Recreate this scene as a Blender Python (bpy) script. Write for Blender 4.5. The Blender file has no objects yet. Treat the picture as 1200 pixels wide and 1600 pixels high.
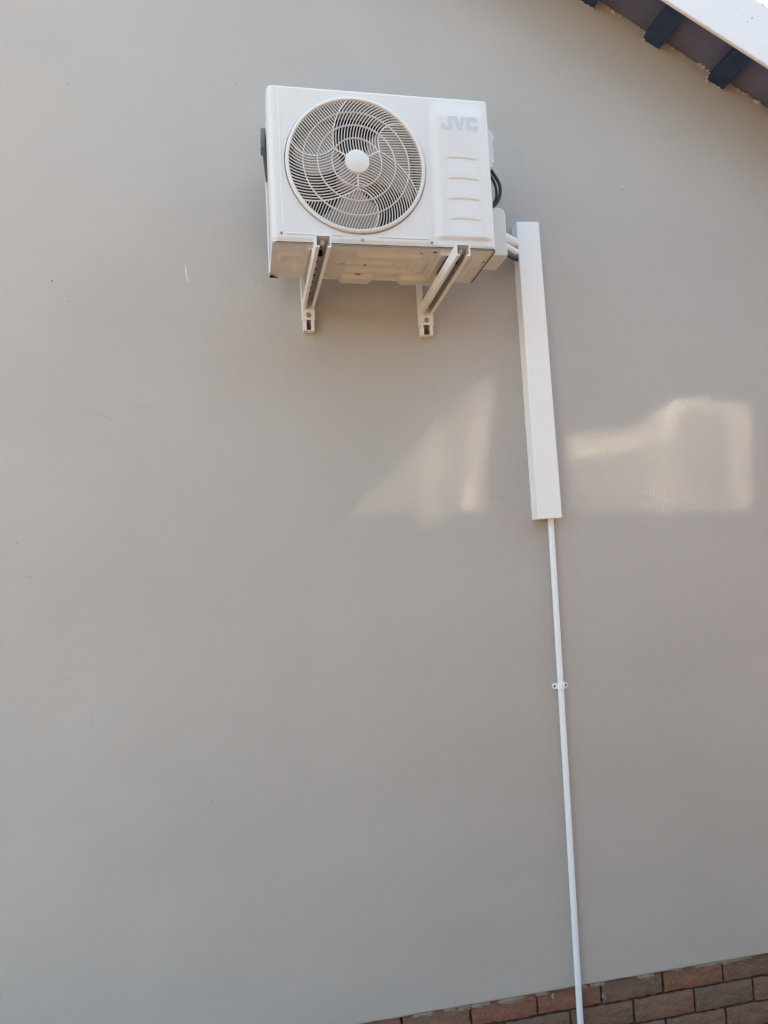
import bpy, bmesh, math, random
from mathutils import Vector, Matrix, noise as mnoise
random.seed(7)
S = bpy.context.scene
COL = S.collection
R_ = math.radians

# ------------------------------------------------------------------ camera
CAM = Vector((0.086, -2.3875, 1.4565)); YAW, PITCH, ROLL, FPX = 0.1915, 0.0761, -0.0501, 1110.73
fw = Vector((math.sin(YAW)*math.cos(PITCH), math.cos(YAW)*math.cos(PITCH), math.sin(PITCH)))
rt = Vector((math.cos(YAW), -math.sin(YAW), 0)); up = rt.cross(fw)
rt, up = math.cos(ROLL)*rt + math.sin(ROLL)*up, -math.sin(ROLL)*rt + math.cos(ROLL)*up
cam = bpy.data.objects.new('camera', bpy.data.cameras.new('camera')); COL.objects.link(cam)
cam.matrix_world = Matrix(((rt.x, up.x, -fw.x, CAM.x), (rt.y, up.y, -fw.y, CAM.y), (rt.z, up.z, -fw.z, CAM.z), (0, 0, 0, 1)))
cam.data.sensor_fit = 'VERTICAL'; cam.data.sensor_height = 36; cam.data.lens = FPX/1600*36
cam.data.clip_start = 0.05; cam.data.clip_end = 3000
S.camera = cam

# ------------------------------------------------------------------ sky, sun, exposure
SUN_EL, SUN_AZ = R_(61), R_(14)           # the sun stands behind the house; azimuth from +Y towards +X
SUN = Vector((math.sin(SUN_AZ)*math.cos(SUN_EL), math.cos(SUN_AZ)*math.cos(SUN_EL), math.sin(SUN_EL)))
W = bpy.data.worlds.new('World'); S.world = W; W.use_nodes = True
nt = W.node_tree
sky = nt.nodes.new('ShaderNodeTexSky'); sky.sky_type = 'NISHITA'; sky.sun_disc = False
sky.sun_elevation = SUN_EL; sky.sun_rotation = SUN_AZ; sky.air_density = 1.0; sky.dust_density = 2.5; sky.ozone_density = 1.0
bg = nt.nodes['Background']; bg.inputs['Strength'].default_value = 0.15
nt.links.new(sky.outputs[0], bg.inputs['Color'])
sl = bpy.data.lights.new('sun', 'SUN'); sl.energy = 3.0; sl.angle = R_(0.5); sl.color = (1, 0.94, 0.86)
so = bpy.data.objects.new('sun', sl); COL.objects.link(so)
so.rotation_euler = SUN.to_track_quat('Z', 'Y').to_euler()
vs = S.view_settings; vs.view_transform = 'Standard'; vs.look = 'None'; vs.gamma = 1; vs.use_curve_mapping = False
vs.exposure = 2.62
vs.use_white_balance = True; vs.white_balance_temperature = 7950; vs.white_balance_tint = 1.5
cy = S.cycles; cy.use_denoising = True; cy.caustics_reflective = True; cy.blur_glossy = 0.0
cy.sample_clamp_indirect = 0; cy.sample_clamp_direct = 0; cy.max_bounces = 5; cy.diffuse_bounces = 4; cy.glossy_bounces = 3
cy.use_guiding = True; cy.use_surface_guiding = True; cy.use_volume_guiding = False
cy.use_adaptive_sampling = False

# ------------------------------------------------------------------ materials
def mat(name, col, rough=0.6, spec=0.5, var=0.0, vscale=6.0, bump=0.0, bscale=120.0, metal=0.0, col2=None, detail=4.0, coord='Object', bump2=0.0, b2scale=8.0):
    m = bpy.data.materials.new(name); m.use_nodes = True
    n, l = m.node_tree.nodes, m.node_tree.links
    b = n['Principled BSDF']; b.inputs['Roughness'].default_value = rough
    b.inputs['Specular IOR Level'].default_value = spec; b.inputs['Metallic'].default_value = metal
    tc = n.new('ShaderNodeTexCoord')
    if var > 0 or col2:
        nz = n.new('ShaderNodeTexNoise'); nz.inputs['Scale'].default_value = vscale; nz.inputs['Detail'].default_value = detail
        l.new(tc.outputs[coord], nz.inputs['Vector'])
        cr = n.new('ShaderNodeValToRGB')
        c2 = col2 or tuple(c*(1-var) for c in col)
        cr.color_ramp.elements[0].position = 0.32; cr.color_ramp.elements[1].position = 0.68
        cr.color_ramp.elements[0].color = (*c2, 1); cr.color_ramp.elements[1].color = (*col, 1)
        l.new(nz.outputs['Fac'], cr.inputs['Fac']); l.new(cr.outputs[0], b.inputs['Base Color'])
    else:
        b.inputs['Base Color'].default_value = (*col, 1)
    prev = None
    for st, sc_, di in ((bump, bscale, 0.002), (bump2, b2scale, 0.01)):
        if st > 0:
            nz = n.new('ShaderNodeTexNoise'); nz.inputs['Scale'].default_value = sc_; nz.inputs['Detail'].default_value = 5
            l.new(tc.outputs[coord], nz.inputs['Vector'])
            bp = n.new('ShaderNodeBump'); bp.inputs['Strength'].default_value = st; bp.inputs['Distance'].default_value = di
            l.new(nz.outputs['Fac'], bp.inputs['Height'])
            if prev: l.new(prev.outputs[0], bp.inputs['Normal'])
            prev = bp
    if prev: l.new(prev.outputs[0], b.inputs['Normal'])
    return m

M = {}
M['plaster'] = mat('painted_plaster', (0.470, 0.445, 0.420), 0.75, 0.25, var=0.07, vscale=1.6, bump=0.4, bscale=140, bump2=0.5, b2scale=3.5)
M['case'] = mat('cream_white_sheet_metal', (0.695, 0.705, 0.705), 0.38, 0.45, var=0.015, vscale=5, bump=0.02, bscale=300)
M['pan'] = mat('base_pan_metal', (0.72, 0.69, 0.64), 0.30, 0.5, var=0.10, vscale=9, bump=0.05, bscale=60)
M['plastic'] = mat('white_plastic', (0.69, 0.70, 0.69), 0.45, 0.4, var=0.03, vscale=12)
M['grille'] = mat('grille_plastic', (0.70, 0.685, 0.67), 0.42, 0.4)
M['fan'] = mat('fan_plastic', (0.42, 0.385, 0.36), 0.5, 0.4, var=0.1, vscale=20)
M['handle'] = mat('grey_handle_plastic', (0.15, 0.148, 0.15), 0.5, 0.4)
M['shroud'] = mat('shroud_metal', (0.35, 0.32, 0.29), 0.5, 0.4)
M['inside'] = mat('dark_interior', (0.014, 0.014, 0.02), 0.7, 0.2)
M['coil'] = mat('condenser_fins', (0.07, 0.075, 0.085), 0.5, 0.4, bump=0.3, bscale=400)
M['logo'] = mat('pale_blue_lettering', (0.54, 0.595, 0.65), 0.35, 0.5)
M['steel'] = mat('painted_bracket_steel', (0.80, 0.81, 0.81), 0.42, 0.45, var=0.05, vscale=40)
M['galv'] = mat('galvanised_channel', (0.62, 0.615, 0.61), 0.5, 0.5, var=0.15, vscale=60)
M['bolt'] = mat('zinc_bolt', (0.5, 0.49, 0.46), 0.35, 0.5, var=0.3, vscale=200, metal=0.7)
M['rust'] = mat('rusty_bolt', (0.16, 0.07, 0.04), 0.8, 0.2, var=0.5, vscale=200)
M['dark'] = mat('black_hole', (0.015, 0.014, 0.014), 0.9, 0.1)
M['rubber'] = mat('black_cable_sheath', (0.018, 0.019, 0.024), 0.45, 0.4)
M['trunk'] = mat('white_trunking', (0.86, 0.87, 0.88), 0.35, 0.45, var=0.02, vscale=4, bump2=0.05, b2scale=6)
M['pvc'] = mat('white_conduit_pvc', (0.84, 0.86, 0.90), 0.35, 0.45, var=0.03, vscale=9)
M['lag'] = mat('white_pipe_lagging', (0.79, 0.81, 0.83), 0.5, 0.3, bump=0.2, bscale=80)
M['barge'] = mat('white_barge_paint', (0.82, 0.83, 0.84), 0.5, 0.4, var=0.03, vscale=4, bump=0.1, bscale=60)
M['batten'] = mat('dark_painted_timber', (0.030, 0.056, 0.125), 0.6, 0.35, var=0.35, vscale=14, bump=0.3, bscale=40)  # dark paint with the blue of the sky mixed into its colour
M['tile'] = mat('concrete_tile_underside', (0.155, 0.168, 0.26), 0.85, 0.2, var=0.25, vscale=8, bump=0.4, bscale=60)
M['lump'] = mat('rough_mortar', (0.52, 0.49, 0.46), 0.9, 0.1, var=0.5, vscale=40, bump=0.6, bscale=90)
M['rooftop'] = mat('roof_tile', (0.12, 0.09, 0.08), 0.8, 0.2, var=0.3, vscale=4)
M['smear'] = mat('plaster_smear', (0.42, 0.38, 0.34), 0.85, 0.2, var=0.35, vscale=60, bump=0.5, bscale=90)
M['mortar'] = mat('brown_mortar', (0.09, 0.070, 0.060), 0.95, 0.1, var=0.5, vscale=30, bump=0.6, bscale=90)
M['crack'] = mat('hairline_crack', (0.33, 0.305, 0.285), 0.9, 0.1)
M['nick'] = mat('plaster_chip', (0.20, 0.18, 0.165), 0.9, 0.1)
M['scratch'] = mat('pale_scratch', (0.72, 0.70, 0.67), 0.8, 0.2)
M['paving'] = mat('brick_paving', (0.45, 0.275, 0.16), 0.9, 0.2, var=0.25, vscale=2.5, bump=0.3, bscale=30)
M['soil'] = mat('dry_ground', (0.17, 0.13, 0.095), 0.95, 0.1, var=0.4, vscale=0.4)
M['leaf'] = mat('hedge_leaf', (0.05, 0.085, 0.03), 0.6, 0.3, var=0.5, vscale=3)
M['bark'] = mat('hedge_stem', (0.08, 0.06, 0.04), 0.9, 0.1)
M['garden'] = mat('garden_wall_plaster', (0.22, 0.2, 0.18), 0.85, 0.2, var=0.15, vscale=2)
BR = []
for i, (a, b) in enumerate((((0.275, 0.143, 0.102), (0.18, 0.12, 0.092)), ((0.225, 0.14, 0.106), (0.155, 0.108, 0.086)),
                            ((0.29, 0.134, 0.09), (0.19, 0.118, 0.088)), ((0.238, 0.142, 0.106), (0.17, 0.114, 0.09)))):
    BR.append(mat('face_brick_%d' % i, a, 0.88, 0.2, col2=b, vscale=11, bump=1.0, bscale=70, detail=6, bump2=1.0, b2scale=26))
g = bpy.data.materials.new('dark_window_glass'); g.use_nodes = True  # glass of the added sun reflectors
gb = g.node_tree.nodes['Principled BSDF']; gb.inputs['Base Color'].default_value = (0.02, 0.022, 0.024, 1)
gb.inputs['Roughness'].default_value = 0.045; gb.inputs['IOR'].default_value = 1.55; gb.inputs['Specular IOR Level'].default_value = 1.0; gb.inputs['IOR'].default_value = 1.65
M['glass'] = g
for lv in (24, 22, 28, 38, 58):
    M['glass_%d' % lv] = g.copy(); M['glass_%d' % lv].node_tree.nodes['Principled BSDF'].inputs['Specular IOR Level'].default_value = lv/100
M['frame'] = mat('window_frame_paint', (0.30, 0.2, 0.12), 0.6, 0.3)  # for the props and door of the added unseen objects

M['bed'] = mat('dark_garden_soil', (0.06, 0.048, 0.038), 0.95, 0.1, var=0.4, vscale=8, bump=0.5, bscale=40)  # dark ground colour made up to cut bounce onto the lower wall
M['garage'] = mat('dark_face_brick', (0.045, 0.036, 0.032), 0.9, 0.2, var=0.3, vscale=5)  # near-black so the added light blockers send little light back
BLK = (-0.5, 9.5, -5.2, -12.0, 5.6)  # extent of the added block that hides low sky
# ------------------------------------------------------------------ helpers
class MB:
    def __init__(s): s.v = []; s.f = []
    def add(s, vs_, fs):
        o = len(s.v); s.v += [tuple(v) for v in vs_]; s.f += [tuple(i+o for i in f) for f in fs]; return s
    def box(s, x0, x1, y0, y1, z0, z1):
        return s.add([(x0,y0,z0),(x1,y0,z0),(x1,y1,z0),(x0,y1,z0),(x0,y0,z1),(x1,y0,z1),(x1,y1,z1),(x0,y1,z1)],
                     [(0,3,2,1),(4,5,6,7),(0,1,5,4),(1,2,6,5),(2,3,7,6),(3,0,4,7)])
    def hexa(s, p):   # 8 corners: bottom loop 0-3, top loop 4-7
        return s.add(p, [(0,3,2,1),(4,5,6,7),(0,1,5,4),(1,2,6,5),(2,3,7,6),(3,0,4,7)])
    def prism(s, poly, axis, a, b):   # poly of 2D points extruded along axis ('x','y','z') from a to b
        n = len(poly)
        def P(p, t):
            return {'x': (t, p[0], p[1]), 'y': (p[0], t, p[1]), 'z': (p[0], p[1], t)}[axis]
        return s.add([P(p, a) for p in poly] + [P(p, b) for p in poly],
                     [tuple(range(n-1, -1, -1)), tuple(range(n, 2*n))] + [(i, (i+1) % n, n+(i+1) % n, n+i) for i in range(n)])
    def tube(s, pts, r, seg=10, cap=True, flat=None):
        pts = [Vector(p) for p in pts]; n = len(pts); rs = r if isinstance(r, (list, tuple)) else [r]*n
        t0 = (pts[1]-pts[0]).normalized(); ref = Vector((0, 0, 1)) if abs(t0.z) < 0.9 else Vector((1, 0, 0))
        a = t0.cross(ref).normalized(); vs_ = []
        for i, p in enumerate(pts):
            t = (pts[min(i+1, n-1)] - pts[max(i-1, 0)]).normalized()
            a = (a - t*a.dot(t)).normalized(); b = t.cross(a)
            for k in range(seg):
                an = 2*math.pi*k/seg; vs_.append(p + rs[i]*(math.cos(an)*a + math.sin(an)*b))
        fs = [(i*seg+k, i*seg+(k+1) % seg, (i+1)*seg+(k+1) % seg, (i+1)*seg+k) for i in range(n-1) for k in range(seg)]
        if cap: fs += [tuple(range(seg-1, -1, -1)), tuple((n-1)*seg+k for k in range(seg))]
        return s.add(vs_, fs)
    def lathe_y(s, cx, cz, prof, seg=64):   # profile [(r, y)] round the axis parallel to Y
        vs_ = []; n = len(prof)
        for r, y in prof:
            for k in range(seg):
                a = 2*math.pi*k/seg; vs_.append((cx + r*math.cos(a), y, cz + r*math.sin(a)))
        return s.add(vs_, [(i*seg+k, i*seg+(k+1) % seg, (i+1)*seg+(k+1) % seg, (i+1)*seg+k) for i in range(n-1) for k in range(seg)])
    def disc_y(s, cx, cz, r, y, seg=20, rz=None):
        rz = rz or r
        return s.add([(cx+r*math.cos(2*math.pi*k/seg), y, cz+rz*math.sin(2*math.pi*k/seg)) for k in range(seg)], [tuple(range(seg))])
    def disc_z(s, cx, cy_, r, z, seg=16, ry=None):
        ry = ry or r
        return s.add([(cx+r*math.cos(2*math.pi*k/seg), cy_+ry*math.sin(2*math.pi*k/seg), z) for k in range(seg)], [tuple(range(seg-1, -1, -1))])
    def grid(s, nu, nv, fn):
        return s.add([fn(i/nu, j/nv) for j in range(nv+1) for i in range(nu+1)],
                     [(j*(nu+1)+i, j*(nu+1)+i+1, (j+1)*(nu+1)+i+1, (j+1)*(nu+1)+i) for j in range(nv) for i in range(nu)])
    def build(s, name, m, parent=None, smooth=False, bevel=0.0, ang=35, seg=2, normals=True):
        off = root_loc(parent)
        me = bpy.data.meshes.new(name)
        me.from_pydata([(v[0]-off[0], v[1]-off[1], v[2]-off[2]) for v in s.v], [], s.f); me.validate(); 
        if normals:
            bm = bmesh.new(); bm.from_mesh(me); bmesh.ops.recalc_face_normals(bm, faces=bm.faces); bm.to_mesh(me); bm.free()
        me.materials.append(m if not isinstance(m, str) else M[m])
        o = bpy.data.objects.new(name, me); COL.objects.link(o)
        if parent: o.parent = parent
        if bevel:
            b = o.modifiers.new('bevel', 'BEVEL'); b.width = bevel; b.segments = seg; b.limit_method = 'ANGLE'; b.angle_limit = R_(30)
            b.harden_normals = False
        if smooth or bevel:
            me.shade_smooth()
            me.set_sharp_from_angle(angle=R_(ang))
        return o
def root_loc(p):
    v = Vector((0, 0, 0))
    while p is not None: v += p.location; p = p.parent
    return v
def thing(name, label, cat, loc=(0, 0, 0), group=None):
    o = bpy.data.objects.new(name, None); COL.objects.link(o); o.location = loc; o.empty_display_size = 0.1
    return tag(o, label, cat, group)
def tag(o, label, cat, group=None):
    o['label'] = label; o['category'] = cat
    if group: o['group'] = group
    return o
def sst(a, b, x):
    t = max(0.0, min(1.0, (x-a)/(b-a))) if a != b else float(x > a)
    return t*t*(3-2*t)
def plateau(x, a, b, w): return sst(a-w/2, a+w/2, x)*(1-sst(b-w/2, b+w/2, x))

# ------------------------------------------------------------------ ground
GZ = -0.26
o = MB().grid(1, 1, lambda u, v: (-900+1800*u, -900+1800*v, GZ)).build('ground', 'soil', normals=False); o['kind'] = 'structure'
o = MB().box(-9, 9, -9, -0.02, GZ-0.05, GZ+0.004).build('paving', 'paving'); o['kind'] = 'structure'

o = MB().box(-9, 9, -2.15, -0.03, GZ-0.04, GZ+0.010).build('soil_bed', 'bed'); o['kind'] = 'structure'  # unseen dark strip added to cut ground bounce near the wall
# ------------------------------------------------------------------ house
SL = 0.54                                   # roof slope, falling to the right
CA = math.cos(math.atan(SL)); SA = math.sin(math.atan(SL))
def soff(x): return 3.499 - SL*(x-1.719)    # height of the tile underside where it meets the gable wall
XA = -2.3; XL, XR = -7.6, 3.0; ZA = soff(XA)
house = thing('house', 'grey-beige plastered gable wall with brick plinth and white barge board', 'house', (0, 0, GZ))
wl = MB()
wt = lambda x: ZA - SL*abs(x-XA)
prof = [(XL, 0.0), (XR, 0.0), (XR, wt(XR)), (XA, ZA), (XL, wt(XL))]
wl.prism(prof, 'y', 0.0, 9.0)
wall = wl.build('plaster_wall', 'plaster', house)

# brick plinth
BL, CH = 0.2347, 0.0836
plinth = MB().box(XL, XR, 0.018, 8.99, GZ-0.1, -0.0005).build('brick_plinth', 'mortar', house)
def brick_mesh(seed):
    rnd = random.Random(seed); L, H, D = BL-0.0085, CH-0.0085, 0.05
    nu, nv = 12, 5; b = MB()
    def fn(u, v):
        x, z = (u-.5)*L, (v-.5)*H
        e = min(u, 1-u)*L; ez = min(v, 1-v)*H
        y = 0.0026*mnoise.noise(Vector((x*30+seed*7, z*40, seed)))+0.002*mnoise.noise(Vector((x*90, z*90+seed*3, 2)))
        if e < 1e-6 or ez < 1e-6: y += 0.0022 + 0.0012*rnd.random()
        if e < 1e-6: x += rnd.uniform(-.0026, .0016)*(1 if u > .5 else -1)
        if ez < 1e-6: z += rnd.uniform(-.0026, .0014)*(1 if v > .5 else -1)
        return (x, y, z)
    b.grid(nu, nv, fn)
    o0 = len(b.v); ring = [i for i in range(nu+1)] + [j*(nu+1)+nu for j in range(1, nv+1)] + [nv*(nu+1)+i for i in range(nu-1, -1, -1)] + [j*(nu+1) for j in range(nv-1, 0, -1)]
    b.v += [(b.v[i][0], D, b.v[i][2]) for i in ring]; n = len(ring)
    b.f += [(ring[k], ring[(k+1) % n], o0+(k+1) % n, o0+k) for k in range(n)]
    me = bpy.data.meshes.new('brick'); me.from_pydata(b.v, [], b.f)
    bm = bmesh.new(); bm.from_mesh(me); bmesh.ops.recalc_face_normals(bm, faces=bm.faces); bm.to_mesh(me); bm.free()
    me.shade_smooth(); me.set_sharp_from_angle(angle=R_(40)); return me
BMESH = []
for i in range(8):
    me = brick_mesh(i); me.materials.append(BR[i % 4]); BMESH.append(me)
BX = 0.5249
rest = MB()
for c in range(3):
    z = -CH*(c+.5)-0.001
    k0 = BX + BL*0.5*(c % 2)
    for k in range(-36, 14):
        x = k0 + BL*(k+.5)
        if x-BL/2 < XL or x+BL/2 > XR: continue
        if -0.2 < x < 2.75:
            ob = bpy.data.objects.new('brick', BMESH[(k*5+c*3+(k*k) % 7) % 8]); COL.objects.link(ob)
            ob.parent = plinth; ob.location = Vector((x, 0.009+random.uniform(-.0012, .0012), z)) - root_loc(plinth)
            ob.rotation_euler = (random.uniform(-.006, .006), random.uniform(-.004, .004), random.uniform(-.006, .006))
        else:
            rest.box(x-BL/2+.005, x+BL/2-.005, .009, .05, z-CH/2+.005, z+CH/2-.005)
ro = rest.build('brick_courses', BR[0], plinth); ro['kind'] = 'stuff'

def blob(b, cx, cz, rx, rz, y, seed, ny=0.0, depth=0.004, n=14):
    rnd = random.Random(seed); vs_ = [(cx, y-depth, cz)]
    for k in range(n):
        a = 2*math.pi*k/n; q = rnd.uniform(.6, 1.15)
        vs_.append((cx+rx*q*math.cos(a), y+0.002, cz+rz*q*math.sin(a)))
    b.add(vs_, [(0, 1+k, 1+(k+1) % n) for k in range(n)])
b = MB()
rnd = random.Random(3)
for (x, w) in ((0.60, .05), (0.69, .03), (0.79, .05), (0.90, .07), (1.01, .035), (1.16, .025), (1.215, .04), (1.40, .05), (1.62, .06), (1.66, .04), (1.72, .07), (1.78, .05), (1.98, .04), (0.74, .04), (1.52, .03)):
    b = MB(); blob(b, x, -0.011+rnd.uniform(-.003, .002), w*.8, rnd.uniform(.008, .015), 0.0072-.0001*rnd.random(), int(x*1000), depth=.003)
    b.build('plaster_smear', 'smear', plinth, normals=False)
for x, z in ((1.235, -.055), (1.24, -.062), (1.9, -.1), (1.05, -.03)):
    b = MB(); blob(b, x, z, .006, .012, .0085, int(x*999), depth=.001)
    b.build('plaster_smear', 'smear', plinth, normals=False)
# slightly ragged lower edge of the plaster coat
b = MB()
xs = [-.5+0.02*i for i in range(170)]
lo = [(x, -0.004-0.003*mnoise.noise(Vector((x*9, 3, 0)))-0.0015*mnoise.noise(Vector((x*50, 3, 0)))) for x in xs]
b.prism([(x, 0.004) for x in xs[::-1]] + lo, 'y', 0.002, 0.0176)
b.build('plaster_edge', 'plaster', wall)

# cracks, nicks and a pale scratch on the plaster
def ribbon(b, pts, w, y=-0.0006, jit=0.0015, seed=1):
    rnd = random.Random(seed); P = []
    for i in range(len(pts)-1):
        n = 7
        for k in range(n):
            t = k/n; P.append((pts[i][0]*(1-t)+pts[i+1][0]*t+rnd.uniform(-jit, jit), pts[i][1]*(1-t)+pts[i+1][1]*t+rnd.uniform(-jit, jit)))
    P.append(pts[-1]); vs_ = []
    for i, p in enumerate(P):
        q, r = P[max(i-1, 0)], P[min(i+1, len(P)-1)]
        d = Vector((r[0]-q[0], r[1]-q[1])); d.normalize(); nn = Vector((-d.y, d.x))
        ww = w*rnd.uniform(.35, 1.0)*(0.3 if i in (0, len(P)-1) else 1)
        vs_ += [(p[0]+nn.x*ww, y, p[1]+nn.y*ww), (p[0]-nn.x*ww, y, p[1]-nn.y*ww)]
    b.add(vs_, [(2*i, 2*i+1, 2*i+3, 2*i+2) for i in range(len(P)-1)])
def px(x, y, wy=0.0):   # a point of the wall seen at photo pixel (x, y)
    d = fw*FPX + rt*(x-600) + up*(800-y); t = (wy-CAM.y)/d.y; p = CAM + d*t; return (p.x, p.z)
b = MB(); ribbon(b, [px(289, 413), px(291, 428), px(293.5, 441)], 0.0022, jit=.0008, seed=4)
b.build('paint_scratch', 'scratch', wall, normals=False); b = MB()
ribbon(b, [px(968, 291), px(975, 291.5)], 0.0016, jit=.0004, seed=5)
b.build('paint_scratch', 'scratch', wall, normals=False)
b = MB()
for i, pl in enumerate(([(122, 650), (141, 643), (160, 649), (178, 656)], [(205, 636), (240, 634)], 
                        [(246, 957), (268, 957)], [(90, 1063), (128, 1052)],
                        [(690, 778), (760, 776), (800, 777)], [(905, 776), (960, 778), (1040, 775)])):
    b = MB(); ribbon(b, [px(*q) for q in pl], 0.00055, seed=20+i, jit=.0028)
    b.build('hairline_crack', 'crack', wall, normals=False)
b = MB()
for i, (x, y, r) in enumerate(((81, 439, 3.2), (108, 471, 2.2), (90, 467, 1.4), (106, 131, 2), (369, 131, 2), (398, 431, 2), (344, 633, 1.8), (27, 849, 2), (46, 901, 2), (178, 639, 1.5), (144, 1125, 2), (331, 1251, 2),
                               (804, 237, 2.2), (960, 861, 2), (811, 993, 2), (400, 443, 2.5), (849, 1086, 1.6), (267, 283, 1.6), (305, 284, 1.6))):
    c = px(x, y); b.disc_y(c[0], c[1], r*.0011, -0.0007, 8, r*.0008)
b.build('plaster_nick', 'nick', wall, normals=False)['kind'] = 'stuff'

# roof: slab of tiles, barge board, battens under the verge, ragged mortar bed
YB0, YB1 = -0.225, -0.212                   # barge board front and back
roof = MB()
up_n = 0.09
def slope_prism(m_, xa, xb, z_lo, z_hi, y0, y1):   # slab between two offsets (vertical) above soff()
    m_.prism([(xa, soff(xa)+z_lo), (xb, soff(xb)+z_lo), (xb, soff(xb)+z_hi), (xa, soff(xa)+z_hi)], 'y', y0, y1)
slope_prism(roof, XA, XR+0.45, 0.001, up_n, YB1, 9.2)
lx = lambda x: 2*XA-x
roof.prism([(XA, ZA+.001), (XA, ZA+up_n), (lx(XR+.45), soff(XR+.45)+up_n), (lx(XR+.45), soff(XR+.45)+.001)], 'y', YB1, 9.2)
roof_o = roof.build('roof', 'rooftop', house)
# barge boards (lower edge measured in the picture)
def bz(x): return px_line(x)
p1, p2 = None, None
def onplane(x, y, wy): return px(x, y, wy)
q1, q2 = onplane(1040, 0, YB0), onplane(1200, 103, YB0); q3 = onplane(1184, 0, YB0)
LOW = lambda x: q1[1] + (q2[1]-q1[1])/(q2[0]-q1[0])*(x-q1[0])
BH = q3[1]-LOW(q3[0])
b = MB(); xa, xb = XA+.002, XR+.5
b.prism([(xa, LOW(xa)), (xb, LOW(xb)), (xb, LOW(xb)+BH), (xa, LOW(xa)+BH)], 'y', YB0, YB1+0.0)
bo = b.build('barge_board', 'barge', roof_o, bevel=0.004)
b = MB(); b.prism([(lx(xa), LOW(xa)), (lx(xa), LOW(xa)+BH), (lx(xb), LOW(xb)+BH), (lx(xb), LOW(xb))], 'y', YB0, YB1)
b.build('barge_board', 'barge', roof_o, bevel=0.004)
b = MB()
for (x, y, r) in ((1175, 28, .0032), (1168, 34, .0022), (1162, 23, .0016)):
    c = px(x, y, YB0); b.disc_y(c[0], c[1], r, YB0-.0008, 8)
c1, c2 = px(1190, 6, YB0), px(1195, 9, YB0); ribbon(b, [c1, c2], .0025, y=YB0-.0009, jit=.001)
b.build('nail_hole', 'nick', bo, normals=False)['kind'] = 'stuff'
# tile undersides, one per gauge between the battens, each slightly stepped
XB0, GAUGE = 1.695, 0.2685
for k in range(-3, 6):
    x0 = XB0 + GAUGE*k + 0.004; x1 = x0+GAUGE-0.004
    if x1 > XR+.4: break
    b = MB()
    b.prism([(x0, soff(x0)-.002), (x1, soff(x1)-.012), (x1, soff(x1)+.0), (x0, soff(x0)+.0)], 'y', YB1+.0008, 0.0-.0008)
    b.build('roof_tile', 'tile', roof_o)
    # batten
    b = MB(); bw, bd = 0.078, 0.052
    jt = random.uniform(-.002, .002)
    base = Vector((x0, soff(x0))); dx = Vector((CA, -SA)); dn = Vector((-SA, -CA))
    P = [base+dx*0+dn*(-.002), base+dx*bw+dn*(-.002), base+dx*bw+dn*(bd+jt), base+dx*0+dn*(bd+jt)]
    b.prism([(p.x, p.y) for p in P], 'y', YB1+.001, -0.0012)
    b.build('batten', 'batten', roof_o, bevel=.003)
    # ragged mortar between wall, batten and tiles
    b = MB(); rnd = random.Random(100+k)
    def lump(x, z, r, sx=1.0):
        n = 7; vs_ = [(x, -.011*rnd.uniform(.5, 1.2), z)]
        for q in range(n):
            a = 2*math.pi*q/n; rr = r*rnd.uniform(.55, 1.2)
            vs_.append((x+rr*sx*math.cos(a), -.0003, z+rr*math.sin(a)-rr*sx*math.cos(a)*SL*.8))
        b.add(vs_, [(0, 1+q, 1+(q+1) % n) for q in range(n)])
    x = x0+bw+.03
    while x < x1-.01:
        if rnd.random() < .75: lump(x, soff(x)-.014+rnd.uniform(-.004, .003), rnd.uniform(.004, .009), 2.0)
        x += rnd.uniform(.012, .024)
    for t in (0.05, .3, .5, .72, .95):
        p = base + dx*bw*t + dn*(bd+rnd.uniform(-.012, .003)); lump(p.x, p.y, rnd.uniform(.007, .014), 1.1)
    for t in (.35, .75):
        p = base + dn*bd*t; lump(p.x-.002, p.y, rnd.uniform(.006, .011), .8)
    b.build('mortar_bed', 'lump', roof_o, normals=False)['kind'] = 'stuff'

# ------------------------------------------------------------------ outdoor unit
UX, UZ, UW, UH, YF, YK = 0.1841, 2.4189, 0.690, 0.4815, -0.3649, -0.114
unit = thing('air_conditioner', 'white outdoor air conditioner unit with round fan grille mounted high on the wall', 'air conditioner', (UX+UW/2, (YF+YK)/2, UZ))
FC = (UX+0.2625, UZ+0.2440); FR = 0.2160
USEAM = 0.488
# front panel, fan side, with a round opening; left edge rolled round into the side
b = MB(); N = 128; ul, ur, vl, vt = UX+0.020, UX+USEAM+.0012, UZ+0.012, UZ+UH-0.008
def rectpt(a):
    c, s_ = math.cos(a), math.sin(a); t = 1e9
    if c > 1e-9: t = min(t, (ur-FC[0])/c)
    if c < -1e-9: t = min(t, (ul-FC[0])/c)
    if s_ > 1e-9: t = min(t, (vt-FC[1])/s_)
    if s_ < -1e-9: t = min(t, (vl-FC[1])/s_)
    return FC[0]+c*t, FC[1]+s_*t
angs = sorted([2*math.pi*k/N for k in range(N)] + [math.atan2(z-FC[1], x-FC[0]) % (2*math.pi) for x in (ul, ur) for z in (vl, vt)])
n = len(angs)
rings = []
for a in angs:
    rings.append([(FC[0]+r*math.cos(a), y, FC[1]+r*math.sin(a)) for r, y in ((FR-.001, YF+.028), (FR-.001, YF+.002), (FR+.0005, YF))] + [(rectpt(a)[0], YF, rectpt(a)[1])])
vs_ = [p for r in rings for p in r]
b.add(vs_, [(4*i+j, 4*((i+1) % n)+j, 4*((i+1) % n)+j+1, 4*i+j+1) for i in range(n) for j in range(3)])
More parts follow.
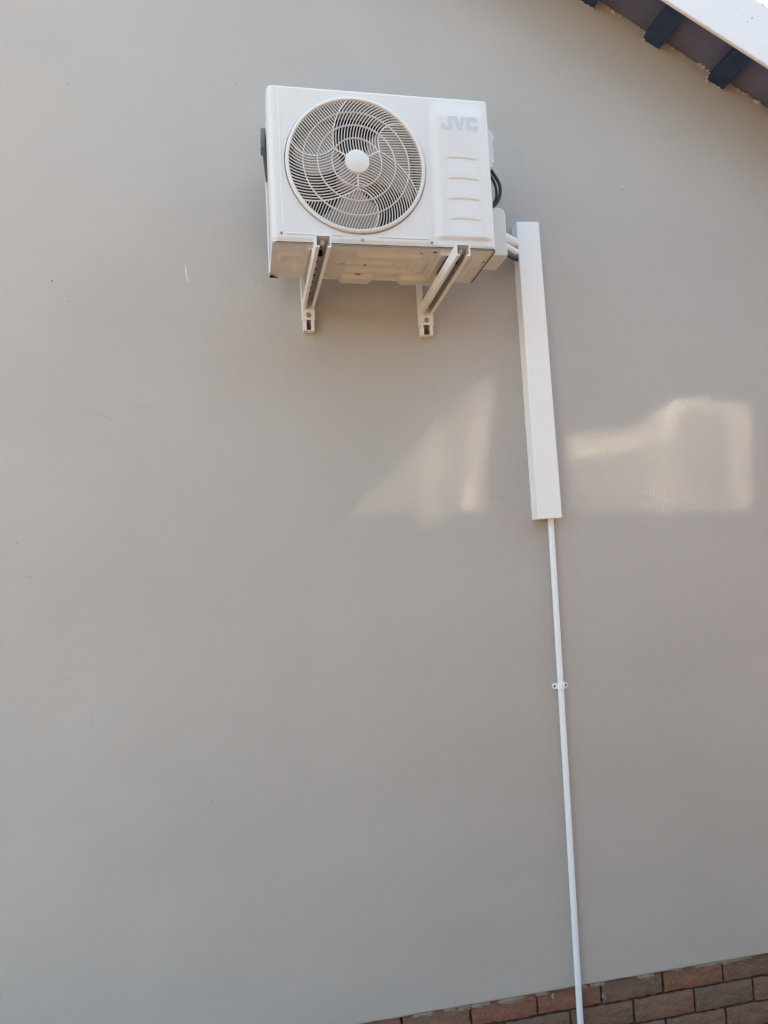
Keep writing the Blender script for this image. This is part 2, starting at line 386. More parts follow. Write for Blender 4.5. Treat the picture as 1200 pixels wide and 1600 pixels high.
# rolled left edge + side return, top and bottom roll
rr = 0.018; pr = []
for k in range(7):
    a = math.pi/2*k/6; pr.append((ul - rr*math.sin(a), YF + rr - rr*math.cos(a)))
pr.append((pr[-1][0], YF+0.105))
b.add([(x, y, z) for z in (vl, vt) for x, y in pr], [(i, i+1, i+1+len(pr), i+len(pr)) for i in range(len(pr)-1)])
tp = [(YF + .008 - .008*math.cos(math.pi/2*k/4), vt + .008*math.sin(math.pi/2*k/4)) for k in range(5)]
b.add([(x, y, z) for x in (ul, ur) for y, z in tp], [(i, i+1, i+6, i+5) for i in range(4)])
b.add([(ul, YF, vl), (ur, YF, vl), (ur, YF+.004, UZ+.0005), (ul, YF+.004, UZ+.0005)], [(0, 1, 2, 3)])
b.add([(x, y, vl) for x, y in pr]+[(x+.002, y+.003, UZ+.0005) for x, y in pr], [(i, i+1, i+1+len(pr), i+len(pr)) for i in range(len(pr)-1)])
# rounded top-left corner
b.add([(x, y, vt) for x, y in pr] + [(x+.005, y+.005, vt+.008) for x, y in pr], [(i, i+1, i+1+len(pr), i+len(pr)) for i in range(len(pr)-1)])
front = b.build('front_panel', 'case', unit, smooth=True, ang=50)
# shallow pressed ridges along the bottom and the left of the front panel
def pill(b, u0, u1, v0, v1, d=.0022, e=.003):
    b.add([(UX+u0, YF+.0003, UZ+v0), (UX+u1, YF+.0003, UZ+v0), (UX+u1, YF+.0003, UZ+v1), (UX+u0, YF+.0003, UZ+v1),
           (UX+u0+e, YF-d, UZ+v0+e), (UX+u1-e, YF-d, UZ+v0+e), (UX+u1-e, YF-d, UZ+v1-e), (UX+u0+e, YF-d, UZ+v1-e)],
          [(4, 5, 6, 7), (0, 1, 5, 4), (1, 2, 6, 5), (2, 3, 7, 6), (3, 0, 4, 7)])
for a in ((.045, .212, .0195, .0265), (.318, .482, .0185, .0255), (.0335, .0405, .03, .46, .0012)):
    b = MB(); pill(b, *a); b.build('pressed_ridge', 'case', front)
# service panel on the right: raised field with wide bevels and four louvre steps
def hfront(u, v):
    # u,v in metres inside the unit
    h = 0.0004+0.0085*sst(.490, .527, u)*(1-sst(.648, .684, u))*sst(.019, .032, v)*(1-sst(.405, .478, v))
    end = plateau(u, 0.546, 0.640, 0.024)
    for vv in (0.085, 0.149, 0.214, 0.280):
        w = vv + 0.004*math.sin((u-.54)/.1*math.pi)
        if v < w and v > w-0.058:
            t = (w-v)/0.058
            h -= 0.0022*end*(sst(0, 0.03, t))*(1-sst(0.03, 1.0, t))
    # rounded right edge of the case
    if u > UW-.012:
        q = (u-(UW-.012))/.012; h -= .012*(1-math.sqrt(max(0, 1-q*q)))
    if v > UH-.008:
        q = (v-(UH-.008))/.008; h -= .008*(1-math.sqrt(max(0, 1-q*q)))
    if v < .006: h -= .003*(1-v/.006)
    return h
nu, nv = 110, 300
b = MB().grid(nu, nv, lambda s_, t: (UX+USEAM+.0005+(UW-USEAM-.0005)*s_, YF-hfront(USEAM+(UW-USEAM)*s_, UH*t), UZ+UH*t*.999+.0004))
b.build('service_panel', 'case', unit, smooth=True, ang=60, normals=False)
# rest of the case
b = MB(); b.box(UX+UW-.0015, UX+UW, YF+.012, YK, UZ, UZ+UH-.004); b.build('side_panel', 'case', unit)
b = MB(); b.box(UX+.006, UX+UW-.002, YF+.008, YK, UZ+UH-.004, UZ+UH); b.build('top_cover', 'case', unit, bevel=.002)
b = MB(); b.box(UX+.26, UX+UW-.002, YK, YK+.0015, UZ+.02, UZ+UH-.006); b.build('rear_panel', 'case', unit)
# left flank: coil behind corner posts
b = MB()
for k in range(60):
    z = UZ+.02+k*(UH-.04)/60; b.box(UX+.010, UX+.03, YF+.105, YK-.004, z, z+.0045)
co = b.build('condenser_coil', 'coil', unit); co['kind'] = 'stuff'
b = MB(); b.box(UX+.016, UX+.26, YK+.0, YK+.01, UZ+.02, UZ+UH-.01); b.build('rear_coil', 'coil', unit)
b = MB(); b.box(UX+.0, UX+.022, YK-.022, YK+.002, UZ+.002, UZ+UH-.01); b.build('corner_post', 'case', unit, bevel=.003)
b = MB(); b.box(UX+.004, UX+.007, YF+.1, YK-.02, UZ+.002, UZ+.030); b.build('side_rail', 'case', unit)
b = MB(); b.box(UX+.004, UX+.007, YF+.1, YK-.02, UZ+UH-.04, UZ+UH-.006); b.build('side_rail', 'case', unit)
b = MB(); b.hexa([(UX-.012, YK-.055, UZ+.498-.02+.02-.0), (UX+.004, YK-.055, UZ+.498), (UX+.004, YK-.008, UZ+.498), (UX-.012, YK-.008, UZ+.498),
                  (UX-.011, YK-.055, UZ+.565), (UX+.004, YK-.055, UZ+.568), (UX+.004, YK-.008, UZ+.568), (UX-.011, YK-.008, UZ+.565)])
for i, v in enumerate(b.v): b.v[i] = (v[0], v[1], v[2]-.0965)
b.build('carry_handle', 'handle', unit, bevel=.003)
b = MB(); b.hexa([(UX+.0005, YK-.060, UZ+.30), (UX+.004, YK-.060, UZ+.30), (UX+.004, YK-.03, UZ+.30), (UX+.0005, YK-.03, UZ+.30),
                  (UX-.0075, YK-.060, UZ+.401), (UX+.004, YK-.060, UZ+.401), (UX+.004, YK-.03, UZ+.401), (UX-.0075, YK-.03, UZ+.401)])
b.build('handle_recess', 'coil', unit)  # added dark plate standing in for the dark gap beside the coil
b = MB()
for (u, v) in ((.030, .024), (.27, .0115), (.484, .0125), (.2725, .0345)):
    b = MB(); b.lathe_y(UX+u, UZ+v, [(.0001, YF-.0035), (.0028, YF-.0032), (.0042, YF-.0015), (.0044, YF)], 14)
    b.build('panel_screw', 'bolt', unit, smooth=True)

# fan shroud, interior, fan
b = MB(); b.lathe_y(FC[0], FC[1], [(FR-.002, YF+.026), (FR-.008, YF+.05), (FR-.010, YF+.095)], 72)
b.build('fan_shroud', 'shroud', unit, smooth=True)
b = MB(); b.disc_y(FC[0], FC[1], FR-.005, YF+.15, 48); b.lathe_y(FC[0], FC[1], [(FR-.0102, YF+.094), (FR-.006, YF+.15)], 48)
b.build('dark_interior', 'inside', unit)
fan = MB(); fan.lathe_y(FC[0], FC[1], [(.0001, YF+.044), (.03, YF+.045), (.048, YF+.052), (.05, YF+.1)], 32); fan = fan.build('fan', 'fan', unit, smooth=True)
for k in range(3):
    b = MB()
    a0 = R_(117 + 120*k)
    def blade(s_, t):
        r = .045 + (FR-.020-.045)*t
        sweep = R_(-16)*t*t
        wd = R_(50 + 22*math.sin(t*math.pi*.8))
        a = a0 + sweep + wd*s_
        y = YF+.052 + .046*(1-s_)*(0.75+.25*t) - .006*math.sin(s_*math.pi)
        return (FC[0]+r*math.cos(a), y, FC[1]+r*math.sin(a))
    b.grid(14, 10, blade)
    bl_ = b.build('blade', 'fan', fan, smooth=True, ang=80)
    sm = bl_.modifiers.new('thick', 'SOLIDIFY'); sm.thickness = .003

# grille: rim, rings, hub cap and the swirling bars
def dome(r): return YF - .004 - 0.015*(1-(r/.204)**2)
gr = MB(); gr.lathe_y(FC[0], FC[1], [(.2015, YF+.006), (.2020, YF-.006), (.2045, YF-.0085), (.2095, YF-.0085), (.2125, YF-.006), (.2130, YF+.004)], 128)
rim = gr.build('grille_rim', 'grille', unit, smooth=True, ang=40)
for r in (.0755, .118, .161):
    b = MB(); h = .0013; y = dome(r)
    pts = [(r-h, y+.004), (r-h, y-.001), (r-h*.4, y-.0022), (r+h*.4, y-.0022), (r+h, y-.001), (r+h, y+.004), (r-h, y+.004)]
    b.lathe_y(FC[0], FC[1], pts, 96)
    b.build('grille_ring', 'grille', rim, smooth=True, ang=40)
b = MB(); b.lathe_y(FC[0], FC[1], [(.0001, dome(0)-.006), (.030, dome(0)-.0058), (.0355, dome(0)-.004), (.037, dome(0)-.001), (.037, dome(0)+.008)], 48)
b.build('hub_cap', 'case', rim, smooth=True, ang=40)
bars = MB()
def bar(poly, w=.0010, dpt=.003):
    n = len(poly)
    if n < 2: return
    vs_ = []
    for i, p in enumerate(poly):
        q, r = poly[max(i-1, 0)], poly[min(i+1, n-1)]
        d = Vector((r[0]-q[0], r[1]-q[1])); d.normalize(); nx, nz = -d.y*w, d.x*w
        y = dome(math.hypot(*p))
        for sg, yy in ((1, y+dpt), (1, y), (-1, y), (-1, y+dpt)):
            vs_.append((FC[0]+p[0]+sg*nx, yy, FC[1]+p[1]+sg*nz))
    bars.add(vs_, [(4*i+j, 4*i+(j+1) % 4, 4*i+4+(j+1) % 4, 4*i+4+j) for i in range(n-1) for j in range(4)])
PITCHB = .0085; R1, RO, RH = .0755, .2025, .036
RIN, ROUT = .072, .208
CP = Vector((.1535*math.cos(R_(25.4)), .1535*math.sin(R_(25.4))))
def rot(p, a): return Vector((p[0]*math.cos(a)-p[1]*math.sin(a), p[0]*math.sin(a)+p[1]*math.cos(a)))
def ang0(p): return math.degrees(math.atan2(p[1], p[0])) % 360
C3 = [rot(CP, 2*math.pi*k/3) for k in range(3)]
def runs(pts, ok):
    cur = []; out = []
    for p in pts:
        if ok(p): cur.append(p)
        else:
            if len(cur) > 1: out.append(cur)
            cur = []
    if len(cur) > 1: out.append(cur)
    return out
def in_swirl(p, k):      # region of family k (arcs about C3[k])
    q = rot(p, -2*math.pi*k/3); r = math.hypot(*q)
    if r < RH or r > RO: return False
    if r < R1: return 30 <= ang0(q) <= 150
    d = (Vector(q)-CP).length
    if not (RIN-1e-4 <= d <= ROUT+1e-4): return False
    return 78 < ang0(Vector(q)-CP) < 262 and 29 < ang0(q) < 151
def dense(a, b_, n): return [(a[0]+(b_[0]-a[0])*i/n, a[1]+(b_[1]-a[1])*i/n) for i in range(n+1)]
def thin(run, m=4):
    if len(run) <= 3: return run
    r = run[::m]
    if r[-1] != run[-1]: r.append(run[-1])
    return r
for k in range(3):
    a3 = 2*math.pi*k/3
    d = RIN
    nb = round((ROUT-RIN)/PITCHB)
    for i in range(nb+1):
        d = RIN + (ROUT-RIN)*i/nb
        pts = [tuple(rot(CP+Vector((d*math.cos(R_(a)), d*math.sin(R_(a)))), a3)) for a in [60+ .5*j for j in range(400)]]
        for run in runs(pts, lambda p: in_swirl(p, k)):
            if math.dist(run[0], run[-1]) > .003: bar(thin(run), w=.00105 if 0 < i < nb else .0015)
    s_ = rot((math.cos(R_(30)), math.sin(R_(30))), a3)
    bar([tuple(s_*.034), tuple(s_*R1)], w=.0018)
    # straight bars in the fields between
    dirv = rot((math.cos(R_(126)), math.sin(R_(126))), a3); nv_ = Vector((-dirv.y, dirv.x))
    for i in range(-40, 41):
        o0 = nv_*(i*PITCHB*.98)
        pts = dense(o0-dirv*.22, o0+dirv*.22, 360)
        def okd(p, k=k):
            r = math.hypot(*p)
            if r < R1 or r > RO: return False
            if any(in_swirl(p, j) for j in range(3)): return False
            q = rot(p, -2*math.pi*k/3)
            return 88 < ang0(q) < 208
        for run in runs(pts, okd):
            if math.dist(run[0], run[-1]) > .003: bar([run[0], run[len(run)//2], run[-1]])
go = bars.build('grille_bars', 'grille', rim); go['kind'] = 'stuff'

# lettering
LET = {
 'J': [(.020, 0), (.033, 0), (.0385, .004), (.0385, .044), (.0245, .044), (.0245, .0135), (.0225, .0115), (.0150, .0115), (.0135, .0135), (.0135, .019), (.0, .019), (.0, .006), (.006, 0)],
 'V': [(.017, 0), (.029, 0), (.045, .044), (.0305, .044), (.0232, .0175), (.0155, .044), (.001, .044)],
 'C': [(.008, 0), (.034, 0), (.039, .005), (.039, .0165), (.0265, .0165), (.0265, .0115), (.0145, .0115), (.0135, .0135), (.0135, .0305), (.0145, .0325), (.0265, .0325), (.0265, .0285), (.039, .0285), (.039, .039), (.034, .044), (.008, .044), (.001, .037), (.001, .007)]}
lx0 = .5315
for ch, dx_ in (('J', 0), ('V', .0385), ('C', .083)):
    b = MB(); b.prism([(UX+lx0+dx_*.98+p[0]*.98, UZ+.3725+p[1]) for p in LET[ch]], 'y', YF-.0094, YF-.0072)
    b.build('brand_letter', 'logo', unit)

# base pan with pressings
random.seed(11)
PD = YK-YF
def bump2(u, w, u0, u1, w0, w1, h, e=.012): return h*plateau(u, u0, u1, e)*plateau(w, w0, w1, e)
def hpan(u, w):
    h = 0
    h = max(h, bump2(u, w, .228, .335, .205, .30, .012, .02))
    h = max(h, bump2(u, w, .43, .60, .205, .30, .012, .02))
    h = max(h, bump2(u, w, .26, .47, .055, .088, .006, .014))
    h = max(h, bump2(u, w, .235, .385, .115, .150, .004, .016))
    h = max(h, bump2(u, w, .235, .64, .17, .198, .005, .016))
    h = max(h, bump2(u, w, .455, .50, .10, .19, .006, .03))
    h = max(h, bump2(u, w, .505, .525, .065, .19, .004, .012))
    h = max(h, bump2(u, w, .025, .125, .075, .090, .004, .008))
    h = max(h, bump2(u, w, .025, .040, .075, .125, .004, .008))
    h = max(h, bump2(u, w, .120, .150, .060, .080, .004, .008))
    h = max(h, bump2(u, w, .075, .115, .135, .20, .0035, .012))
    h = max(h, bump2(u, w, .625, .672, .05, .13, .004, .012))
    h = max(h, bump2(u, w, .600, .640, .16, .215, .0035, .012))
    for (cu, cw, rr_) in ((.54, .12, .022), (.545, .175, .016), (.42, .145, .02), (.63, .17, .012)):
        d = math.hypot(u-cu, w-cw); h = max(h, .0035*(1-sst(rr_*.7, rr_, d))*sst(rr_*.35, rr_*.6, d))
    for i in range(6):
        cu, cw = .045+.02*(i % 3), .04+.012*(i//3); d = math.hypot(u-cu, w-cw); h = max(h, .0016*(1-sst(.001, .0045, d)))
    h *= 1.45; h += .0012*mnoise.noise(Vector((u*14, w*20, 3)))+.0012
    rim_ = min(u, UW-u, w, .2505-w)
    h = max(h, .005*(1-sst(.004, .009, rim_)))
    return h
b = MB().grid(230, 84, lambda s_, t: (UX+.003+(UW-.006)*s_, YF+.004+(PD-.004)*t, UZ-.0012-hpan(.003+(UW-.006)*s_, (PD)*t)))
pan = b.build('base_pan', 'pan', unit, smooth=True, ang=70, normals=False)
b = MB(); b.add([(UX+.004, YF+.006, UZ-.0008), (UX+UW-.004, YF+.006, UZ-.0008), (UX+UW-.004, YK, UZ-.0008), (UX+.004, YK, UZ-.0008)], [(0, 1, 2, 3)])
b.box(UX+.003, UX+UW-.003, YK-.001, YK+.0005, UZ-.005, UZ+.025)
b.build('pan_edge', 'pan', pan)
for (x, y, r) in ((559, 434, .0105), (531, 411.5, .0028), (534, 411.5, .0028), (570, 413.5, .0055), (659, 395.5, .004), (680, 393.5, .006), (755, 409, .0045)):
    d = fw*FPX + rt*(x-600) + up*(800-y); zt = UZ-.0012; t = (zt-CAM.z)/d.z; p = CAM+d*t
    hh = hpan(p.x-UX, p.y-YF); t = (zt-hh-CAM.z)/d.z; p = CAM+d*t
    b = MB(); b.disc_z(p.x, p.y, r, zt-hpan(p.x-UX, p.y-YF)-.0018, 14, r*.8)
    b.build('drain_hole', 'dark', pan, normals=False)
b = MB(); b.add([(UX+UW-.005, YF+.008, UZ-.0071), (UX+UW-.001, YF+.008, UZ-.0071), (UX+UW-.001, YK-.004, UZ-.0071), (UX+UW-.005, YK-.004, UZ-.0071)], [(3, 2, 1, 0)])
b.box(UX+UW-.0035, UX+UW-.0012, YF+.008, YK-.004, UZ-.0069, UZ-.0005)
b.build('pan_seam', 'dark', pan, normals=False); b = MB()
b.add([(UX+.002, YK-.02, UZ-.0074), (UX+.006, YK-.02, UZ-.0074), (UX+.03, YK-.003, UZ-.0074), (UX+.03, YK, UZ-.0074), (UX+.002, YK, UZ-.0074)], [(4, 3, 2, 1, 0)])
b.build('pan_seam', 'dark', pan, normals=False)

# valve cover and handle cover on the right flank
xr = UX+UW
b = MB(); pr = [(xr, 2.45), (.957, 2.45), (.957, 2.590)] + [(.957-.022+.022*math.cos(R_(a)), 2.590+.024*math.sin(R_(a))) for a in (20, 40, 60, 80)] + [(xr, 2.617)]
b.prism(pr, 'y', -.252, -.135); b.build('valve_cover', 'plastic', unit, bevel=.004)
b = MB(); b.prism([(xr-.001, 2.856), (.889, 2.853), (.902, 2.843), (.9095, 2.826), (.9095, 2.820), (.902, 2.814), (.9035, 2.740), (.8985, 2.738), (.8985, 2.728), (.894, 2.725), (xr-.001, 2.72)], 'y', -.318, -.262)
b.v = [(v[0], v[1], v[2]-.014) for v in b.v]
b.build('cable_cover', 'plastic', unit, bevel=.002)
# feet strips under the pan, standing on the bracket arms
ARM = ((0.300, 0.3425, 0.0), (0.7115, 0.7535, -.006))
for xa, xb, dz in ARM:
    b = MB(); b.box(xa-.010, xb+.004, YF+.020, YK-.012, UZ-.0145+dz*.5, UZ-.0012)
    b.build('foot', 'pan', unit, bevel=.002)
for xa, xb, dz in ARM:
    b = MB(); b.box(xa+.010, xb-.010, YF+.024, YF+.15, UZ-.0205+dz, UZ-.0147+dz*.5); b.build('rubber_pad', 'rubber', unit)

# ------------------------------------------------------------------ wall brackets
def bracket(label, x0, x1, x0f, x1f, dz):
    xm = (x0+x1)/2
    t = thing('wall_bracket', label, 'bracket', (xm, 0, 2.265+dz), 'steel brackets under the air conditioner')
    th = .0026
    # rail on the wall: back plate, two flanges, two lips
    z0, z1 = 2.266+dz, 2.392+dz
    b = MB(); b.box(x0+.004, x1-.004, -.004, -.0008, z0, z1)
    b.box(x0+.002, x0+.002+th, -.030, -.0008, z0, z1); b.box(x1-.002-th, x1-.002, -.030, -.0008, z0, z1)
    b.box(x0+.0046, x0+.013, -.030, -.0275, z0, z1); b.box(x1-.013, x1-.0046, -.030, -.0275, z0, z1)
    b.box(x0+.0046, x1-.0046, -.0275, -.004, z0, z0+.003)
    rail = b.build('wall_rail', 'steel', t, bevel=.0008)
    b = MB(); b.box(x0+.013, x1-.013, -.0055, -.0042, z0+.003, z1); b.build('rail_inside', 'galv', rail)
    b = MB(); b.tube([(xm, -.0056, z0+.018), (xm, -.021, z0+.016)], .0095, 12); b.build('anchor_bolt', 'rust', rail)
    # fixing plate over the rail
    b = MB(); zp0, zp1 = 2.302+dz, 2.428+dz
    b.prism([(x0, zp0), (x1, zp0), (x1, zp0+.065), (x1-.012, zp1-.02), (x0+.014, zp1-.02), (x0+.012, zp1+.030), (x0, zp1+.034)], 'y', -.0335, -.0306)
    b.box(x0-.0008, x0+.0018, -.0335, -.001, zp0, zp1+.034); b.box(x1-.0018, x1+.0008, -.0335, -.001, zp0, zp0+.07)
    pl = b.build('fixing_plate', 'steel', t, bevel=.001)
    for (zz, xx) in ((2.3185, xm-.001), (2.400, xm-.002)):
        b = MB(); b.lathe_y(xx, zz+dz, [(.0001, -.0400), (.0035, -.0400), (.0036, -.0385), (.0065, -.0385), (.0068, -.0360), (.0092, -.0355), (.0094, -.0335)], 12)
        b.build('bolt', 'bolt', t)
    # arm: lipped channel open downwards, rising slightly outwards
    zr, zf, yr, yf_ = 2.3385+dz, 2.362+dz, -.0337, -.455
    hh = .036; 
    def P(s_, q, h):   # s_ along arm, q across 0..1, h height
        xa_ = x0+.002 + (x0f-(x0+.002))*s_; xb_ = x1-.002 + (x1f-(x1-.002))*s_
        return (xa_ + (xb_-xa_)*q, yr+(yf_-yr)*s_, zr+(zf-zr)*s_+h)
    b = MB(); w = .065
    prof_ = [(0, 0), (.24, 0), (.24, .0055), (.07, .0030), (.07, hh-.003), (.93, hh-.003), (.93, .0030), (.76, .0055), (.76, 0), (1, 0), (1, hh), (0, hh)]
    n = len(prof_)
    b.add([P(0, *p) for p in prof_]+[P(1, *p) for p in prof_], [(i, (i+1) % n, n+(i+1) % n, n+i) for i in range(n)])
    quads = [(0, 1, 2, 3), (0, 3, 4, 11), (4, 5, 10, 11), (5, 6, 9, 10), (6, 7, 8, 9)]
    b.add([P(0, *p) for p in prof_], quads); b.add([P(1, *p) for p in prof_], quads)
    arm = b.build('arm', 'steel', t)
    b = MB(); b.add([P(s_, q, hh-.0036) for s_, q in ((0.004, .09), (.998, .09), (.998, .91), (.004, .91))], [(0, 1, 2, 3)])
    for q in (.085, .915):
        b.add([P(s_, q, h) for s_, h in ((.004, .004), (.998, .004), (.998, hh-.0034), (.004, hh-.0034))], [(0, 1, 2, 3)])
    b.build('channel_inside', 'galv', arm, normals=False)
    for i in range(8):
        s_ = .12+.105*i; c = Vector(P(s_, .5, hh-.0042)); r = .0042 if i % 3 else .0062
        b = MB(); b.disc_z(c.x, c.y, r*.7, c.z, 10, r*1.4); b.build('slot', 'dark', arm, normals=False)
    c = Vector(P(.935, .5, hh-.004)); b = MB(); b.tube([c, c-Vector((0, 0, .012))], .0075, 6); b.build('arm_bolt', 'steel', arm)
    c = Vector(P(.80, .5, hh-.004)); b = MB(); b.tube([c, c-Vector((0, 0, .014))], .0085, 8); b.build('arm_nut', 'dark', arm)
    return t
bracket('white steel wall bracket under the fan side of the air conditioner', .2955, .3365, .3035, .3475, 0.0)
bracket('white steel wall bracket under the lettered side of the air conditioner', .7055, .7525, .7155, .7575, -.011)

# ------------------------------------------------------------------ trunking, pipes, cables, conduit
tk = thing('trunking', 'white rectangular pipe trunking fixed upright beside the air conditioner', 'trunking', (1.13, 0, 1.594))
TD = -.046
b = MB(); TT = [(1.0815, 2.676), (1.1675, 2.678)]; TB = [(1.0865, 1.5935), (1.1795, 1.5950)]
b.hexa([(TB[0][0], TD, TB[0][1]), (TB[1][0], TD, TB[1][1]), (TB[1][0]+.001, -.0008, TB[1][1]), (TB[0][0]-.001, -.0008, TB[0][1]),
        (TT[0][0], TD, TT[0][1]), (TT[1][0], TD, TT[1][1]), (TT[1][0]+.001, -.0008, TT[1][1]), (TT[0][0]-.001, -.0008, TT[0][1])])
b.build('cover', 'trunk', tk, bevel=.0025)
b = MB()
zt_ = [1.5936, 2.676]
for sx, e in ((0, -.0016), (1, .0016)):
    b.hexa([(TB[sx][0]+min(e, 0), -.012, TB[0][1]+.002), (TB[sx][0]+max(e, 0), -.012, TB[0][1]+.002), (TB[sx][0]+max(e, 0), -.0009, TB[0][1]+.002), (TB[sx][0]+min(e, 0), -.0009, TB[0][1]+.002),
            (TT[sx][0]+min(e, 0), -.012, TT[0][1]-.002), (TT[sx][0]+max(e, 0), -.012, TT[0][1]-.002), (TT[sx][0]+max(e, 0), -.0009, TT[0][1]-.002), (TT[sx][0]+min(e, 0), -.0009, TT[0][1]-.002)])
b.build('base_channel', 'trunk', tk)

def curve(pts, n=10):
    out = []; P = [Vector(p) for p in pts]; P = [P[0]*2-P[1]] + P + [P[-1]*2-P[-2]]
    for i in range(1, len(P)-2):
        for k in range(n):
            t = k/n; out.append(0.5*((2*P[i]) + (-P[i-1]+P[i+1])*t + (2*P[i-1]-5*P[i]+4*P[i+1]-P[i+2])*t*t + (-P[i-1]+3*P[i]-3*P[i+1]+P[i+2])*t**3))
    out.append(P[-2]); return out
b = MB(); b.tube(curve([(.90, -.20, 2.553), (.955, -.17, 2.566), (1.02, -.09, 2.590), (1.0826, -.028, 2.602)]), .0155, 16)
tag(b.build('refrigerant_pipe', 'lag', smooth=True), 'thick white lagged pipe, upper of two between unit and trunking', 'pipe')
b = MB(); b.tube(curve([(.90, -.19, 2.522), (.955, -.165, 2.536), (1.02, -.09, 2.556), (1.0826, -.028, 2.566)]), .0125, 16)
tag(b.build('refrigerant_pipe', 'lag', smooth=True), 'thinner white lagged pipe, lower of two between unit and trunking', 'pipe')
b = MB(); b.tube(curve([(.90, -.175, 2.508), (.955, -.16, 2.513), (1.02, -.09, 2.530), (1.0826, -.028, 2.541)]), .0075, 10)
tag(b.build('black_cable', 'rubber', smooth=True), 'short black cable below the white pipes beside the trunking', 'cable')
b = MB(); b.tube(curve([(.878, -.262, 2.775), (.899, -.256, 2.757), (.921, -.25, 2.735), (.940, -.25, 2.703), (.9455, -.25, 2.678), (.940, -.25, 2.648), (.923, -.25, 2.622), (.895, -.25, 2.600)], 12), .0056, 10)
tag(b.build('power_cable', 'rubber', smooth=True), 'black cable looping out of the case side, outer of two strands', 'cable')
b = MB(); b.tube(curve([(.878, -.258, 2.766), (.896, -.25, 2.749), (.916, -.244, 2.726), (.930, -.243, 2.698), (.934, -.243, 2.674), (.931, -.243, 2.648), (.916, -.243, 2.622), (.89, -.243, 2.600)], 12), .0045, 10)
tag(b.build('power_cable', 'rubber', smooth=True), 'thin black cable looping out of the case side, inner strand', 'cable')

cond = thing('conduit', 'thin white plastic conduit running down the wall from the trunking', 'conduit', (1.1335, 0, GZ))
pp = [(1.1500, 1.610), (1.1497, 1.5856), (1.1478, 1.30), (1.1453, 1.0073), (1.1423, .70), (1.1382, .30), (1.1340, -.0977), (1.1325, GZ+.002)]
b = MB(); b.tube([(x, -.0128, z) for i, (x, z) in enumerate(pp)], .0105, 18); b.build('pipe', 'pvc', cond, smooth=True)
# saddle clip
clip = thing('pipe_clip', 'white two-hole saddle clip holding the conduit halfway down', 'clip', (1.1453, 0, 1.0075))
b = MB(); zc, xc = 1.0078, 1.1460
arc = [(xc+.0135*math.cos(R_(a)), -.0128-.0135*math.sin(R_(a))) for a in range(0, 181, 15)]
arci = [(xc+.0108*math.cos(R_(a)), -.0128-.0108*math.sin(R_(a))) for a in range(180, -1, -15)]
b.prism(arc+[(xc-.0135, -.001), (xc-.0108, -.001)]+arci+[(xc+.0108, -.001), (xc+.0135, -.001)], 'z', zc-.0092, zc+.0092)
b.build('strap', 'pvc', clip, smooth=True)
for sg in (-1, 1):
    b = MB(); n = 14; cx = xc+sg*.0200
    pl = [(xc+sg*.0118, zc-.0092), (cx, zc-.0102)] + [(cx+sg*.0085*math.sin(R_(a)), zc-.0102*math.cos(R_(a))) for a in range(20, 161, 20)] + [(cx, zc+.0102), (xc+sg*.0118, zc+.0092)]
    b.prism(pl, 'y', -.0058, -.0009); lug = b.build('lug', 'pvc', clip)
    b = MB(); b.disc_y(cx+sg*.0005, zc, .0038, -.0062, 12); b.build('screw', 'dark', lug, normals=False)

# ------------------------------------------------------------------ unseen sky blockers and sun reflectors added behind the camera
blk = thing('garage', 'dark face-brick garage standing across the yard from the gable wall', 'garage', (4.6, -8, GZ))  # unseen block put here to keep low sky off the wall
GX0, GX1, GY0, GY1, GH = BLK
b = MB(); b.box(GX0, GX1, GY1, GY0, GZ, GZ+GH); b.build('wall', 'garage', blk)
b = MB(); b.prism([(GX0-.3, GZ+GH+.002), (GX1+.3, GZ+GH+.002), (GX1+.3, GZ+GH+.16), (GX0-.3, GZ+GH+.16)], 'y', GY1-.3, GY0+.25); b.build('roof', 'rooftop', blk)
dr = MB().box(GX0+2.4, GX0+4.9, GY0, GY0+.03, GZ+.005, GZ+2.2).build('garage_door', 'frame', blk)
for k in range(8): MB().box(GX0+2.42, GX0+4.88, GY0+.03, GY0+.045, GZ+.02+.27*k, GZ+.02+.27*k+.255).build('slat', 'frame', dr)

near_blk = thing('boundary_wall', 'dark face-brick boundary wall along the passage opposite the house', 'wall', (0, -3.4, GZ))  # unseen wall put here to darken the lower part of the house wall
MB().box(-1.1, 9, -3.52, -3.30, GZ, GZ+3.15).build('wall', 'garage', near_blk)
MB().box(-1.15, 9.05, -3.55, -3.27, GZ+3.152, GZ+3.21).build('coping', 'garage', near_blk)
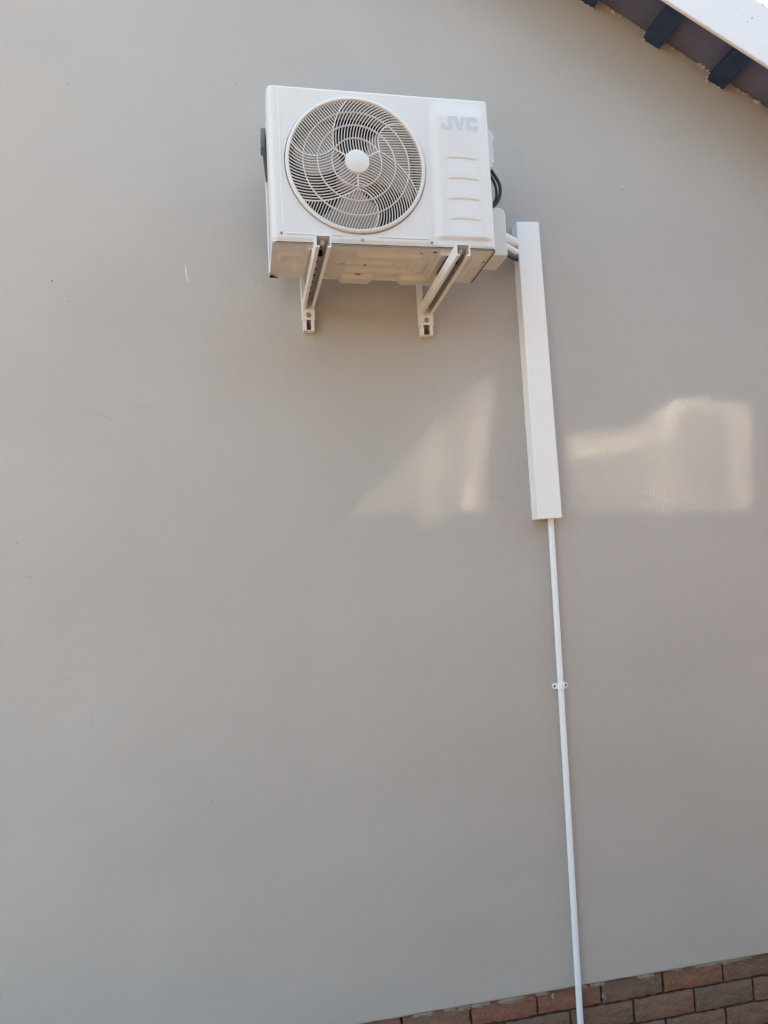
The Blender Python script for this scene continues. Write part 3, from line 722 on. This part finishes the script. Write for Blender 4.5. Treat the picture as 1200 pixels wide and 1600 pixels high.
# added unseen panes, cut and aimed to throw the pale sun patches on the wall
rack = MB()
def reflector(name, label, G0, targets, gm='glass'):
    """pane lying in the plane through G0 that mirrors the sun to the patch; its outline is the patch carried back along the beam"""
    cxp = sum(p[0] for p in targets)/len(targets); czp = sum(p[1] for p in targets)/len(targets)
    d = (Vector((cxp, 0, czp)) - G0).normalized(); nrm = (d + SUN).normalized()
    vs_ = []
    for (x, z) in targets:
        P = Vector((x, 0, z)); t = (P-G0).dot(nrm)/d.dot(nrm); vs_.append(P - d*t)
    t = thing(name, label, 'glass', G0)
    n = len(vs_); b = MB(); b.add(vs_ + [v-nrm*.004 for v in vs_], [tuple(range(n)), tuple(range(2*n-1, n-1, -1))] + [(i, n+i, n+(i+1) % n, (i+1) % n) for i in range(n)])
    b.build('pane', gm, t)
    low = min(vs_, key=lambda v: v.z); c = sum(vs_, Vector())/n
    b = MB()
    for s_ in (-.12, .12):
        top = c - nrm*.03 + Vector((s_, 0, 0)); b.tube([top, Vector((top.x, top.y-.15, GZ))], .018, 8); b.tube([top, Vector((top.x, top.y+.05, GZ))], .018, 8)
    b.build('prop', 'frame', t)
    return t
PT = lambda L: [px(*q) for q in L]
for nm, lab, G0, pts, mm in (
    ('window_pane', 'three-cornered dark glass pane propped up in the sunny yard', (.75, -2.70, .80), [(778, 572), (757, 803), (540, 803)], 'glass_24'),
    ('window_pane', 'wide dark glass pane with a stepped top propped up in the yard', (1.75, -2.70, .80), [(878, 668), (1000, 668), (1040, 625), (1172, 632), (1176, 797), (885, 800)], 'glass_28'),
    ('glass_strip', 'upright glass strip leaning beside the three-cornered pane, far one', (-.30, -2.70, .75), [(672, 640), (694, 620), (690, 829), (652, 827)], 'glass_22'),
    ('glass_strip', 'upright glass strip leaning right beside the three-cornered pane', (.06, -2.70, .75), [(738, 600), (766, 585), (754, 803), (728, 803)], 'glass_22'),
    ('glass_strip', 'long crooked glass strip leaning beside the wide pane', (2.80, -2.70, .78), [(880, 690), (985, 676), (1028, 640), (1060, 618), (1120, 620), (1168, 634), (1166, 660), (1080, 640), (1045, 690), (985, 705), (885, 725)], 'glass_38'),
    ('glass_strip', 'upright glass strip leaning beside the long crooked strip', (3.50, -2.70, .78), [(1020, 645), (1054, 630), (1048, 797), (1016, 797)], 'glass_58'),
    ('glass_strip', 'upright glass strip leaning at the end of the row of glass', (3.85, -2.70, .78), [(1140, 632), (1172, 636), (1176, 797), (1144, 797)], 'glass_58')):
    reflector(nm, lab, Vector(G0), PT(pts), mm)
